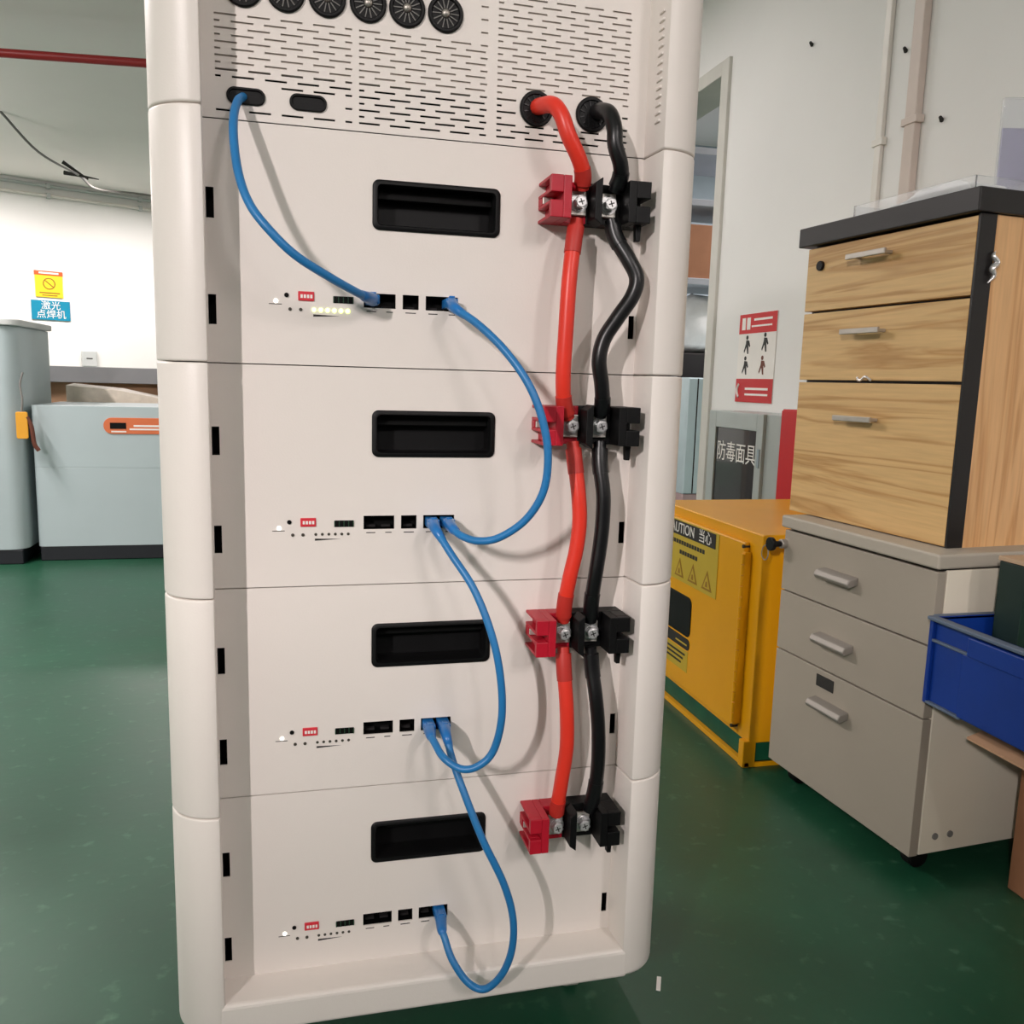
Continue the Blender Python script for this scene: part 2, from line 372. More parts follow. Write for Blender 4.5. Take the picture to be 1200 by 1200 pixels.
def module(k, label):
    zb = OZ + (3-k)*H
    t = thing('battery_module', label, 'battery', (XC, 0, zb), group='stacked battery modules of the storage cabinet')
    last = k == 3
    G = 0.0006
    bz = -0.02 if last else G
    column(t, -1, bz, H-G, 0.009 if last else 0.0022, 0.0022); column(t, 1, bz, H-G, 0.009 if last else 0.0022, 0.0022)
    X = lambda x: x - XC
    ports = [(X(.0649), X(.0988)), (X(.1063), X(.1237)), (X(.1312), X(.1665))]
    pz0, pz1 = H-0.1772, H-0.1620
    slots = [(LB+.0030, LB+.0108, H-d-.0150, H-d+.0150) for d in (.0807, .1858)] + [(RB-.0095, RB-.0025, H-d-.0130, H-d+.0130) for d in (.1858,)]
    hx = (0.0738-XC+.003, 0.2111-XC-.003, H-0.0966+.003, H-0.0457-.003)
    holes = [(a, b, pz0, pz1) for a, b in ports] + slots + [hx]
    pan = holed_panel(LB, RB, 0.016 if last else 0.0006, H-0.0006, holes).build('front_panel', 'casing_panel', t)
    sd = pan.modifiers.new('thickness', 'SOLIDIFY'); sd.thickness = 0.0018; sd.offset = -1.0
    box('inner_case', 'casing_panel', t, LB, RB, 0.034, BACK, 0.001, H-0.001)
    box('panel_flange', 'casing_panel', t, LB, RB, 0.003, 0.034, H-0.008, H-0.0003)
    for s in slots: recess('slot', 'port_black', t, s[0]-.0002, s[1]+.0002, s[2]-.0002, s[3]+.0002, 0.02, 0.0006)
    for a, b in ports:
        p = recess('network_port', 'port_black', t, a-.0002, b+.0002, pz0-.0002, pz1+.0002, 0.018, 0.0006)
        n = 2 if b-a > .025 else 1
        for q in range(n):
            c = a + (b-a)*(q+.5)/n
            MB().box(c-.005, c+.005, .010, .016, pz0+.001, pz0+.0035).build('port_contacts', 'interior_dark', p)
    m = MB()
    for a, b in ports: m.box(a+.003, a+.013, -.0002, .0003, pz0-.0042, pz0-.0032); m.box(b-.010, b-.003, -.0002, .0003, pz0-.0042, pz0-.0032)
    m.build('port_print', 'print_dark', t)
    handle(t); terminal(t, k)
    # status cluster
    MB().cyl((X(-.0254), .0005, H-.1745), (X(-.0254), -.0006, H-.1745), .0021, 12).build('power_lamp', 'led_white', t, sm=40)
    MB().box(X(-.0325), X(-.0195), -.0002, .0003, H-.1780, H-.1772).build('lamp_print', 'print_dark', t)
    MB().cyl((X(-.0146), .0005, H-.1681), (X(-.0146), -.0010, H-.1681), .0024, 12).build('reset_button', 'port_black', t, sm=40)
    rl = MB().box(X(-.0029), X(.0135), -.0016, .0003, H-.1732, H-.1636).build('power_switch', 'red_label', t, 0.0006); rl['label'] = 'small red power switch'
    m = MB()
    for q in range(4): m.box(X(-.0005+q*.0033), X(.0018+q*.0033), -.0019, -.0014, H-.1704, H-.1668)
    m.build('switch_mark', 'print_white', rl)
    dp = MB().box(X(.0334), X(.0540), -.0008, .0003, H-.1741, H-.1668).build('dip_switch', 'port_black', t, 0.0004)
    for q in range(5): MB().box(X(.0334+q*.00505)-.0004, X(.0334+q*.00505)+.0006, -.0013, -.0007, H-.1738, H-.1671).build('dip_divider', 'green_connector', dp)
    for x in (-.0112, -.0004): MB().cyl((X(x), .0005, H-.1823), (X(x), -.0008, H-.1823), .0018, 10).build('indicator_lamp', 'led_off', t, sm=40)
    for q in range(6):
        x = .0133 + q*(.0349/5); on = k == 0
        MB().cyl((X(x), .0005, H-.182), (X(x), -.0008 if on else -.0004, H-.182), .0023 if on else .0016, 12).build('charge_lamp', 'led_on' if on else 'led_off', t, sm=40)
    MB().prism([(X(.0123), H-.1890), (X(.040), H-.1874), (X(.0123), H-.1866)], 'y', -.0002, .0003).build('level_print', 'print_dark', t)
    if last:
        box('base_sill', 'casing', t, LF-.008, RF+.008, -DP, 0.30, -0.02, 0.018, 0.005, 3)
        for cx in (-.205, .205):
            for cy in (.075, .24):
                c = MB().cyl((cx-.011, cy, -.082), (cx+.011, cy, -.082), .028, 20).build('caster_wheel', 'wheel', t, 0.003, sm=40)
                m = MB(); m.box(cx-.022, cx+.022, cy-.02, cy+.03, -.024, -.0195); m.box(cx-.017, cx-.013, cy-.008, cy+.012, -.088, -.022); m.box(cx+.013, cx+.017, cy-.008, cy+.012, -.088, -.022)
                m.build('caster_fork', 'steel', c)
    return t
module(0, 'battery module directly under the inverter, its row of charge lamps lit green')
module(1, 'second battery module down from the inverter, charge lamps unlit, two blue plugs in it')
module(2, 'third battery module down from the inverter, between the second and the floor-level module')
module(3, 'lowest battery module standing on casters, with the front sill and one blue plug')

# ------------------------------------------------------------------ inverter on top
IZ = OZ + 4*H; IH = 0.42
inv = thing('inverter_unit', 'off-white inverter with slotted vent panel and round black grommets on top of the stack', 'inverter', (XC, 0, IZ))
column(inv, -1, 0.0006, IH, 0.0022, 0.01); column(inv, 1, 0.0006, IH, 0.0022, 0.01)
X = lambda x: x - XC
ovals = [(-.0700, -.0328, .0150, .0310), (-.0094, .0275, .0146, .0306)]
grom = [(.1483, .1232), (.1085, .1236), (.0690, .1236), (.0285, .1236), (-.0120, .1236), (-.0525, .1236)]
cgrom = [(.2485, .0402), (.3116, .0402)]
def blocked(x0, x1, z):
    for a, b, c, d in ovals:
        if x1 > a-.006 and x0 < b+.004 and c-.004 < z < d+.003: return True
    for gx, gz in grom:
        if z > .098 and x0 < .172: return True
    for gx, gz in cgrom:
        if x1 > gx-.021 and x0 < gx+.021 and abs(z-gz) < .019: return True
    return False
zones = [(-.0803, .0530), (.0600, .1940), (.2050, .3540)]
rows = []; z = .0085; j = 0
while z < .150:
    hs = []
    for zi, (a, b) in enumerate(zones):
        x = a - (.0158 if j % 2 else 0)
        while x < b:
            x0, x1 = max(x, a), min(x+.0212, b)
            if x1-x0 > .005 and not blocked(x0, x1, z): hs.append((X(x0), X(x1)))
            x += .0316
    rows.append((z-.0010, z+.0010, hs)); z += .00635; j += 1
m = MB(); x0, x1 = LB, RB; zc = 0.0006
def strip(za, zb): m.quad((x0, 0, za), (x1, 0, za), (x1, 0, zb), (x0, 0, zb))
for za, zb, hs in rows:
    strip(zc, za); cur = x0
    for a, b in sorted(hs): m.quad((cur, 0, za), (a, 0, za), (a, 0, zb), (cur, 0, zb)); cur = b
    m.quad((cur, 0, za), (x1, 0, za), (x1, 0, zb), (cur, 0, zb)); zc = zb
strip(zc, IH-.002)
# the same sheet again 1.5 mm behind gives the slots their depth
fs = [[v.co.copy() for v in f.verts] for f in m.bm.faces]
for f in fs: m.quad(*[(v.x, 0.0015, v.z) for v in f])
for za, zb, hs in rows:
    for a, b in hs:
        m.quad((a, 0, za), (b, 0, za), (b, .0015, za), (a, .0015, za)); m.quad((a, 0, zb), (b, 0, zb), (b, .0015, zb), (a, .0015, zb))
        m.quad((a, 0, za), (a, 0, zb), (a, .0015, zb), (a, .0015, za)); m.quad((b, 0, za), (b, 0, zb), (b, .0015, zb), (b, .0015, za))
m.build('vent_panel', 'casing_panel', inv)
box('lit_slot_backing', 'lit_interior', inv, LB, RB, 0.0020, 0.0035, 0.047, IH-.004)  # pale plate put in so the upper slots look lit inside
box('inner_case', 'interior_dark', inv, LB, RB, 0.016, BACK, 0.002, IH-.002)
for a, b, c, d in ovals:
    o = rrect(X(a), X(b), c, d, (d-c)/2-.0001, 8); i = inset(o, .0025)
    g = MB().rings([[(p[0], y, p[1]) for p in poly] for poly, y in ((o, .0), (o, -.0018), (inset(o, .0008), -.0026), (inset(i, -.0004), -.0026), (i, -.0015), (i, -.0004))]).build('oval_grommet', 'black_plastic', inv, sm=40)
def grommet(gx, gz, cable):
    x = X(gx); R_ = .0185
    g = MB().lathe_y([(R_, 0), (R_, -.0022), (R_-.0012, -.0034), (R_-.0035, -.0034), (R_-.0045, -.0015), (.001, -.0012)], x, gz, 32).build('round_grommet', 'black_plastic', inv, sm=40)
    if not cable:
        for q in range(14):
            a = 2*math.pi*q/14; c, s = math.cos(a), math.sin(a); n = .0005
            m = MB(); P = lambda r, o, y: (x+c*r-s*o, y, gz+s*r+c*o)
            m.rings([[P(.005, -n, -.0005), P(.005, n, -.0005), P(.005, n, -.0028), P(.005, -n, -.0028)], [P(.0138, -n, -.0005), P(.0138, n, -.0005), P(.0138, n, -.0022), P(.0138, -n, -.0022)]])
            m.build('rib', 'wire_grey', g)
        MB().lathe_y([(.0042, -.0010), (.0042, -.0035), (.003, -.0050), (.0006, -.0056)], x, gz, 16).build('centre_button', 'brushed', g, sm=50)
    else:
        for q in range(12):
            a = 2*math.pi*(q+.5)/12; c, s = math.cos(a), math.sin(a); n = .0006
            m = MB(); P = lambda r, o, y: (x+c*r-s*o, y, gz+s*r+c*o)
            m.rings([[P(.009, -n, -.0005), P(.009, n, -.0005), P(.009, n, -.0022), P(.009, -n, -.0022)], [P(.0142, -n, -.0005), P(.0142, n, -.0005), P(.0142, n, -.0026), P(.0142, -n, -.0026)]])
            m.build('rib', 'black_cable', g)
for gx, gz in grom: grommet(gx, gz, False)
for gx, gz in cgrom: grommet(gx, gz, True)
for q in range(14):
    z = .030 + q*.0085
    MB().prism([(-.036, z), (-.024, z), (-.024, z+.0028), (-.036, z+.0028)], 'x', RF-.0032, RF+.001).build('louvre', 'casing', inv, 0.0008)

# ------------------------------------------------------------------ cables
def plug(parent, org, x, z, along):
    # transparent-blue modular plug pushed into a port on the panel plane, boot following the cable
    m = MB(); m.box(x-.0066, x+.0066, -.018, .010, z-.0048, z+.0048)
    p = m.build('plug', 'blue_plug', parent, 0.0009, org=org)
    m = MB(); m.prism([(-.018, z+.0075), (.002, z+.0045), (.002, z+.0035), (-.018, z+.0058)], 'x', x-.003, x+.003); m.build('latch', 'blue_plug', p, 0.0003, org=org)
    P = [Vector((x, -.013, z))] + [Vector(a) for a in along]
    MB().tube(P, .005, 12, 4, radii=lambda t: .0072 - .0028*t).build('boot', 'blue_plug', p, sm=50, org=org)
def net_cable(label, pts, plug_a, plug_b):
    org = pts[0]
    t = thing('network_cable', label, 'cable', org, group='blue network cables')
    P = list(pts)
    if plug_a: P = [(plug_a[0], -.016, plug_a[1])] + P
    if plug_b: P = P + [(plug_b[0], -.016, plug_b[1])]
    MB().tube(P, .0042, 12, 8).build('cable_jacket', 'blue_cable', t, sm=60, org=org)
    if plug_a: plug(t, org, *plug_a, [P[1], Vector(P[1])*.55+Vector(P[2])*.45])
    if plug_b: plug(t, org, *plug_b, [P[-2], Vector(P[-2])*.55+Vector(P[-3])*.45])
PZ = lambda k: OZ + (4-k)*H - .1696
B1 = [(-0.0534, 0.004, 1.0941), (-0.0582, -0.014, 1.0844), (-0.0613, -0.032, 1.0657), (-0.0607, -0.05, 1.0379), (-0.0558, -0.066, 1.0039), (-0.0457, -0.078, 0.9756), (-0.0282, -0.086, 0.9525), (-0.0053, -0.084, 0.9318), (0.0259, -0.07, 0.9153), (0.0517, -0.05, 0.9047), (0.0648, -0.034, 0.9009)]
B2 = [(0.1569, -0.036, 0.8938), (0.1774, -0.058, 0.8768), (0.2006, -0.078, 0.8518), (0.2217, -0.094, 0.8205), (0.2359, -0.102, 0.7866), (0.2439, -0.104, 0.7485), (0.2419, -0.1, 0.7083), (0.2263, -0.09, 0.6764), (0.2013, -0.077, 0.6553), (0.1808, -0.065, 0.6498), (0.1656, -0.052, 0.6532), (0.1587, -0.038, 0.6584)]
B3 = [(0.1402, -0.036, 0.6573), (0.1541, -0.056, 0.6337), (0.175, -0.076, 0.6003), (0.1911, -0.092, 0.5574), (0.2005, -0.1, 0.5126), (0.2041, -0.098, 0.4641), (0.1976, -0.09, 0.4225), (0.1813, -0.088, 0.4053), (0.1637, -0.082, 0.4011), (0.1468, -0.07, 0.4099), (0.1394, -0.05, 0.4195), (0.1376, -0.036, 0.4217)]
B4 = [(0.1552, -0.036, 0.4204), (0.161, -0.05, 0.3945), (0.1718, -0.068, 0.3626), (0.1894, -0.086, 0.3166), (0.2121, -0.094, 0.2676), (0.2235, -0.096, 0.226), (0.2241, -0.094, 0.1857), (0.2143, -0.089, 0.1516), (0.1969, -0.08, 0.1293), (0.1788, -0.07, 0.1333), (0.1628, -0.057, 0.1545), (0.1558, -0.043, 0.1741), (0.1539, -0.036, 0.1794)]
net_cable('blue network cable from the oval hole in the inverter to the module below', B1, None, (.0735, PZ(0)))
net_cable('blue network cable bulging right between the first and second battery modules', B2, (.157, PZ(0)), (.158, PZ(1)))
net_cable('blue network cable between the second and third battery modules', B3, (.1405, PZ(1)), (.1395, PZ(2)))
net_cable('blue network cable hanging from the third module to the lowest one', B4, (.157, PZ(2)), (.156, PZ(3)))

R1 = [(0.2498, 0.006, 1.113), (0.2506, -0.012, 1.1104), (0.2575, -0.034, 1.1057), (0.2642, -0.044, 1.0935), (0.2714, -0.047, 1.0741), (0.2844, -0.044, 1.0531), (0.2917, -0.038, 1.0396), (0.294, -0.03, 1.0249)]
R2 = [(0.2896, -0.03, 0.9928), (0.2848, -0.036, 0.9677), (0.2796, -0.042, 0.9267), (0.2772, -0.044, 0.8727), (0.2767, -0.042, 0.8271), (0.2806, -0.036, 0.7975), (0.2881, -0.03, 0.7805)]
R3 = [(0.2942, -0.03, 0.7539), (0.2962, -0.036, 0.7286), (0.2996, -0.042, 0.6957), (0.3012, -0.044, 0.665), (0.2985, -0.044, 0.6328), (0.2932, -0.042, 0.603), (0.2902, -0.036, 0.5717), (0.2909, -0.03, 0.5467)]
R4 = [(0.2921, -0.03, 0.516), (0.2922, -0.036, 0.4902), (0.2952, -0.042, 0.4456), (0.297, -0.042, 0.3983), (0.2936, -0.038, 0.3542), (0.2914, -0.032, 0.319), (0.2914, -0.03, 0.3071)]
K1 = [(0.318, 0.006, 1.115), (0.3169, -0.012, 1.1117), (0.32, -0.034, 1.1033), (0.3228, -0.044, 1.0863), (0.3238, -0.046, 1.0688), (0.3312, -0.044, 1.051), (0.3341, -0.038, 1.0395), (0.331, -0.03, 1.025)]
K2 = [(0.3285, -0.03, 0.9955), (0.3338, -0.034, 0.9756), (0.3467, -0.042, 0.9528), (0.355, -0.046, 0.9339), (0.351, -0.046, 0.9147), (0.3361, -0.044, 0.8914), (0.3221, -0.042, 0.8681), (0.3172, -0.042, 0.8449), (0.322, -0.04, 0.8191), (0.3254, -0.036, 0.7984), (0.3252, -0.03, 0.783)]
K3 = [(0.3265, -0.03, 0.7542), (0.3255, -0.036, 0.7287), (0.3289, -0.042, 0.6955), (0.329, -0.043, 0.6644), (0.3271, -0.043, 0.6369), (0.3238, -0.042, 0.6051), (0.3222, -0.036, 0.5705), (0.3243, -0.03, 0.5453)]
K4 = [(0.3256, -0.03, 0.5143), (0.3275, -0.034, 0.4875), (0.3309, -0.04, 0.4581), (0.335, -0.042, 0.4218), (0.3377, -0.04, 0.3781), (0.3373, -0.034, 0.3374), (0.3323, -0.03, 0.3084)]
def power_cable(label, pts, red, group, first=False):
    org = pts[0]; t = thing('power_cable', label, 'cable', org, group=group)
    S = smooth(pts, 10); n = len(S)
    a = 0 if first else 6
    mj, ms = ('red_cable', 'red_shrink') if red else ('black_cable', 'black_cable')
    MB().tube(S[a:n-5], .0085, 14, 2).build('cable_jacket', mj, t, sm=60, org=org)
    ends = [(S[n-14:n-3], S[n-4:])] + ([] if first else [(S[3:14], S[:5])])
    for sl, core in ends:
        MB().tube(sl, .0093, 14, 2).build('shrink_sleeve', ms, t, sm=50, org=org)
        MB().tube(core, .0072, 12, 2).build('lug_barrel', ms, t, sm=50, org=org)
for i, (P, l) in enumerate(zip((R1, R2, R3, R4), ('from the inverter grommet to the top terminal block', 'between the first and second terminal blocks', 'between the second and third terminal blocks', 'between the third and lowest terminal blocks'))):
    power_cable('thick red power cable ' + l, P, True, 'red power cable links', i == 0)
for i, (P, l) in enumerate(zip((K1, K2, K3, K4), ('from the inverter grommet to the top terminal block', 'bowed to the right between the first and second terminal blocks', 'between the second and third terminal blocks', 'between the third and lowest terminal blocks'))):
    power_cable('thick black power cable ' + l, P, False, 'black power cable links', i == 0)

# ------------------------------------------------------------------ drawer pedestals on the right
def bow_handle(parent, yc, z, wid, out, thick, m_, x=0.0):
    h = MB()
    h.box(x-out, x-out+.005, yc-wid/2, yc+wid/2, z-thick/2, z+thick/2)
    for s in (-1, 1): h.box(x-out+.004, x+.001, yc+s*(wid/2-.012)-.004, yc+s*(wid/2-.012)+.004, z-.003, z+.003)
    return h.build('handle', m_, parent, 0.0015)
ped = thing('drawer_pedestal', 'grey white three-drawer pedestal under the wooden drawer unit', 'pedestal', (.988, .19, 0), math.radians(4))
PW = .405
box('carcase', 'pedestal_side', ped, .019, .45, 0, PW, .045, .537, .001)
box('worktop', 'pedestal_top', ped, -.008, .46, -.006, PW+.004, .5405, .565, .004, 3)
box('shadow_gap', 'seam_dark', ped, .01, .445, .004, PW-.004, .536, .5415)
for i, (z0, z1) in enumerate(((.4125, .535), (.2885, .4095), (.043, .2855))):
    d = box('drawer', 'pedestal_grey', ped, 0, .018, .001, PW-.001, z0, z1, .0012)
    hz = (.476, .350, .222)[i]
    h = MB(); yc = .229 - i*.003
    h.prism([(-.024, hz-.004), (-.019, hz-.011), (0.001, hz-.006), (0.001, hz+.009), (-.019, hz+.005)], 'y', yc-.048, yc+.048)
    h.build('handle', 'handle_grey', d, 0.002)
    if i == 2: box('black_patch', 'print_dark', d, -.0015, .001, .221, .270, .252, .275, 0)
lk = MB().cyl((.001, .401, .506), (-.012, .401, .506), .0095, 18).build('lock', 'brushed', ped, 0.001, sm=40)
m = MB(); m.cyl((-.012, .401, .506), (-.030, .401, .506), .006, 12); m.cyl((-.028, .404, .506), (-.036, .404, .506), .014, 14)
m.build('key', 'black_plastic', lk, 0.001)
MB().tube([(-.034, .413, .505), (-.036, .425, .495), (-.036, .428, .478), (-.034, .418, .470), (-.034, .409, .480), (-.034, .410, .496)], .0011, 6, 5).build('key_ring', 'brushed', lk, sm=60)
for x in (.05, .082): MB().cyl((x, .001, .075), (x, -.002, .075), .006, 14).build('screw_cap', 'wire_grey', ped, sm=40)
for x in (.05, .40):
    for y in (.04, PW-.04): MB().cyl((x, y-.012, .0205), (x, y+.012, .0205), .0205, 16).build('caster', 'black_plastic', ped, 0.003, sm=40)

wd = thing('wooden_drawer_unit', 'wood-grain three-drawer unit with black top standing on the grey pedestal', 'drawer unit', (1.034, .232, .565), math.radians(5))
WW, ZB = .415, .565
box('carcase', 'black_board', wd, .0185, .034, 0, WW, 0, .534)
box('carcase_edge', 'black_board', wd, .0005, .0185, 0, .0045, 0, .534)
box('side_panel', 'wood_side', wd, .034, .5, .0, WW, 0, .534)
box('top_board', 'black_board', wd, -.014, .51, -.008, WW+.016, .535, .572, .002)
for i, (z0, z1) in enumerate(((.974, 1.096), (.838, .969), (.567, .833))):
    d = box('drawer', 'wood_front', wd, 0, .018, .005, WW, z0-ZB, z1-ZB, .0008)
    hz = (1.063, .927, .767)[i]-ZB; yc = .225
    h = MB(); h.box(-.026, -.020, yc-.05, yc+.05, hz-.005, hz+.005)
    for s in (-1, 1): h.box(-.021, .001, yc+s*.038-.004, yc+s*.038+.004, hz-.003, hz+.003)
    h.build('handle', 'brushed', d, 0.0012)
lk = MB().cyl((.001, .373, 1.060-ZB), (-.006, .373, 1.060-ZB), .0095, 18).build('lock', 'black_plastic', wd, 0.001, sm=40)
MB().tube([(.002, .245, .838-ZB), (-.006, .238, .843-ZB), (-.008, .228, .838-ZB), (-.008, .215, .845-ZB), (-.004, .204, .838-ZB)], .0022, 6, 5).build('key_stub', 'steel', wd, sm=60)
MB().tube([(.035, -.002, .478), (.028, -.006, .470), (.036, -.007, .460), (.027, -.007, .450), (.033, -.006, .440), (.022, -.005, .428)], .0035, 6, 5, radii=lambda t: .001+.004*math.sin(math.pi*t)).build('tape_scrap', 'steel', wd, sm=60)

# clear tray and sign holder on the black top
tr = thing('clear_tray', 'clear acrylic tray lying along the black top of the wooden unit', 'tray', (1.05, .27, 1.1372), math.radians(5))
m = MB(); m.box(0, .12, 0, .28, 0, .003); m.box(0, .003, 0, .28, .003, .028); m.box(.117, .12, 0, .28, .003, .028); m.box(.003, .117, 0, .003, .003, .028); m.box(.003, .117, .277, .28, .003, .028)
m.build('tray_body', 'acrylic', tr, 0.0006)
MB().prism([(.02, .0035), (.26, .0035), (.255, .012), (.17, .020), (.14, .032), (.06, .034), (.03, .024)], 'x', .02, .10).build('wrapped_parts', 'bag_white', tr, 0.004)
sh = thing('sign_holder', 'clear acrylic holder with a lavender sheet at the right end of the black top', 'sign holder', (1.20, .392, 1.1372), math.radians(-15))
m = MB(); m.box(0, .15, 0, .003, 0, .195); m.build('front_sheet', 'acrylic', sh, 0.0006)
m = MB(); m.box(0, .15, .008, .011, 0, .195); m.build('back_sheet', 'acrylic', sh, 0.0006)
m = MB(); m.box(0, .15, .011, .07, 0, .003); m.build('foot', 'acrylic', sh, 0.0006)
box('paper_sheet', 'lavender_paper', sh, .003, .148, .0045, .0062, .012, .145)

# crates and box, lower right
cb = thing('cardboard_box', 'open brown cardboard box on the floor under the blue crate', 'box', (1.145, .14, 0))
m = MB(); m.box(0, .42, -.38, 0, 0, .322); m.build('box_body', 'cardboard', cb, 0.002)
m = MB(); m.prism([(.0, .324), (-.135, .283), (-.136, .287), (.0, .328)], 'y', -.37, -.022); m.build('flap', 'cardboard_pale', cb)
bc = thing('blue_crate', 'blue plastic crate with grey rim on the cardboard box', 'crate', (.962, .168, .33))
CX, CY, CH = .44, .42, .142
m = MB(); m.box(0.006, CX-.006, -CY+.006, -.006, 0, .004)
for a in ((.006, .010, -CY+.006, -.006), (CX-.010, CX-.006, -CY+.006, -.006)): m.box(*a, .004, CH)
for a in ((.010, CX-.010, -.010, -.006), (.010, CX-.010, -CY+.006, -CY+.010)): m.box(*a, .004, CH)
body = m.build('crate_body', 'blue_crate', bc, 0.001)
m = MB(); m.box(-.006, .010, -CY, 0, CH-.006, CH); m.box(CX-.010, CX+.006, -CY, 0, CH-.006, CH); m.box(.010, CX-.010, -.010, .006, CH-.006, CH); m.box(.010, CX-.010, -CY-.006, -CY+.010, CH-.006, CH)
m.build('rim', 'crate_rim', bc, 0.0015)
m = MB(); m.box(.0, .006, -.008, -.0, 0, CH-.006); m.build('corner_post', 'blue_crate', bc, 0.001)
m = MB(); m.box(0, .006, -.085, -.008, CH-.040, CH-.036); m.build('rib', 'crate_rim', bc, 0.0005)
m = MB(); m.box(-.004, .006, -.26, -.085, CH-.040, CH-.010); m.build('hand_grip', 'blue_crate', bc, 0.002)
m = MB(); m.box(-.001, .006, -.26, -.075, 0.004, CH-.040); m.build('end_panel', 'blue_crate', bc, 0.001)
m = MB(); m.box(0, .012, -.08, -.006, -.0, .004); m.build('foot_edge', 'crate_rim', bc, 0.0008)
dg = thing('dark_green_box', 'dark green carton with tan top standing in the blue crate', 'box', (1.06, .145, .3345))
box('carton_body', 'dark_green_box', dg, 0, .26, -.05, 0, 0, .228, .001)
box('carton_lid', 'tan_board', dg, -.002, .262, -.052, .002, .229, .236, .001)
gf = MB().prism([(0, 0), (.20, 0), (.20, .118), (.10, .112), (.03, .098), (0, .085)], 'y', -.19, 0).build('green_foam_block', 'green_foam', None, 0.008, 3)
gf.location = (1.05, .085, .335); tag(gf, 'bright green foam lying inside the blue crate', 'foam')

# ------------------------------------------------------------------ yellow safety cabinet
yc_ = thing('safety_cabinet', 'yellow safety cabinet with caution sticker beside the grey pedestal', 'cabinet', (.926, .638, 0))
YW, YH, YD = .53, .515, .44
box('cabinet_body', 'yellow_paint', yc_, .012, YD, 0, YW, .055, YH, .003)
box('base_skirt', 'green_paint', yc_, .016, YD-.005, .006, YW-.006, .012, .058)
box('base_edge', 'yellow_paint', yc_, .004, .016, 0.0, YW, 0, .012, .001); box('corner_foot', 'yellow_paint', yc_, .0, .030, 0, .022, 0, .060, .002)
box('side_base_edge', 'yellow_paint', yc_, .03, YD, 0.0, .006, 0, .010, .001)
door = box('cabinet_door', 'yellow_paint', yc_, -.001, .0125, .052, YW-.02, .072, .490, .003)
hg = box('piano_hinge', 'yellow_paint', yc_, -.004, .012, .042, .053, .085, .470, .001)
for q in range(16): MB().cyl((-.004, .0475, .088+q*.0238), (-.004, .0475, .088+q*.0238+.021), .005, 10).build('hinge_knuckle', 'yellow_paint', hg, sm=40)
for z in (.481, .076): MB().cyl((.012, .055, z), (-.0035, .055, z), .004, 10).build('rivet', 'print_dark', yc_, sm=40)
st = box('caution_sticker', 'yellow_label', yc_, -.0022, -.0008, .165, .48, .335, .487)
box('sticker_header', 'print_dark', st, -.003, -.002, .180, .46, .449, .484)
RX = (math.radians(90), 0, math.radians(-90))
text('caution_lettering', 'CAUTION', .036, 'print_white', st, (-.0034, .365, .466), RX, sx=.95); text('caution_lettering', '当心', .034, 'print_white', st, (-.0034, .232, .466), RX)
m = MB()
for q in range(14): m.box(-.0028, -.0021, .232+q*.0145, .243+q*.0145, .427, .437)
for q in range(7): m.box(-.0028, -.0021, .268+q*.0145, .279+q*.0145, .403, .413)
m.build('small_print', 'print_dark', st)
for q in range(4):
    y = .212 + q*.075
    MB().prism([(y-.026, .345), (y+.026, .345), (y, .392)], 'x', -.0028, -.0021).build('warning_triangle', 'sign_brown', st)
    MB().prism([(y-.017, .350), (y+.017, .350), (y, .381)], 'x', -.0033, -.0026).build('triangle_field', 'yellow_label', st)
    MB().prism([(y-.006, .353), (y+.006, .353), (y+.003, .366), (y-.003, .366)], 'x', -.0037, -.0031).build('triangle_symbol', 'sign_brown', st)
MB().prism(rrect(.284, .50, .205, .305, .018), 'x', -.0032, -.0008).build('lock_panel', 'black_plastic', yc_, 0.001)
MB().prism(rrect(.284, .50, .172, .200, .012), 'x', -.0026, -.0008).build('maker_strip', 'print_dark', yc_)
MB().box(-.003, -.002, .296, .36, .182, .186).build('strip_print', 'yellow_label', yc_)
box('lower_sticker', 'yellow_label', yc_, -.0018, -.0008, .29, .50, .115, .168)
m = MB()
for q in range(3): m.box(-.0024, -.0017, .305+q*.01, .48, .154-q*.012, .159-q*.012)
m.build('lower_print', 'print_dark', yc_)

# ------------------------------------------------------------------ right wall things
gm = thing('gas_mask_cabinet', 'grey wall cabinet with dark glass and white lettering above the yellow cabinet', 'cabinet', (1.45, 1.46, .36))
box('cabinet_case', 'gas_frame', gm, .008, .148, 0, .46, 0, .375, .002)
box('glass_pane', 'gas_glass', gm, .002, .0085, .125, .408, .01, .318, .001)
m = MB(); m.box(-.004, .009, .408, .46, 0, .375); m.box(-.004, .009, .085, .125, 0, .375); m.box(-.004, .009, .125, .408, .318, .375); m.box(-.004, .009, .125, .408, -.0, .010)
m.build('door_frame', 'gas_frame', gm, 0.002)
box('catch', 'room_blue_grey', gm, -.007, -.003, .094, .108, .20, .262, .001)
text('lettering', '防毒面具', .074, 'print_white', gm, (.001, .262, .232), RX, sx=.92)
rb = thing('hose_cabinet', 'red fire cabinet edge between the grey wall cabinet and wooden unit', 'cabinet', (1.44, 1.27, .2))
box('cabinet_case', 'red_paint', rb, .006, .158, 0, .165, 0, .556, .002); box('cabinet_door', 'red_paint', rb, 0, .0065, .004, .161, .004, .552, .002)
po = thing('safety_poster', 'red and white extinguisher instruction poster on the right wall', 'poster', (WX-.002, 1.76, .765))
box('sheet', 'poster_white', po, -.001, .0015, 0, .26, 0, .318)
box('header_band', 'poster_red', po, -.0016, -.0008, 0, .26, .248, .318); box('footer_band', 'red_paint', po, -.0016, -.0008, 0, .26, 0, .085)
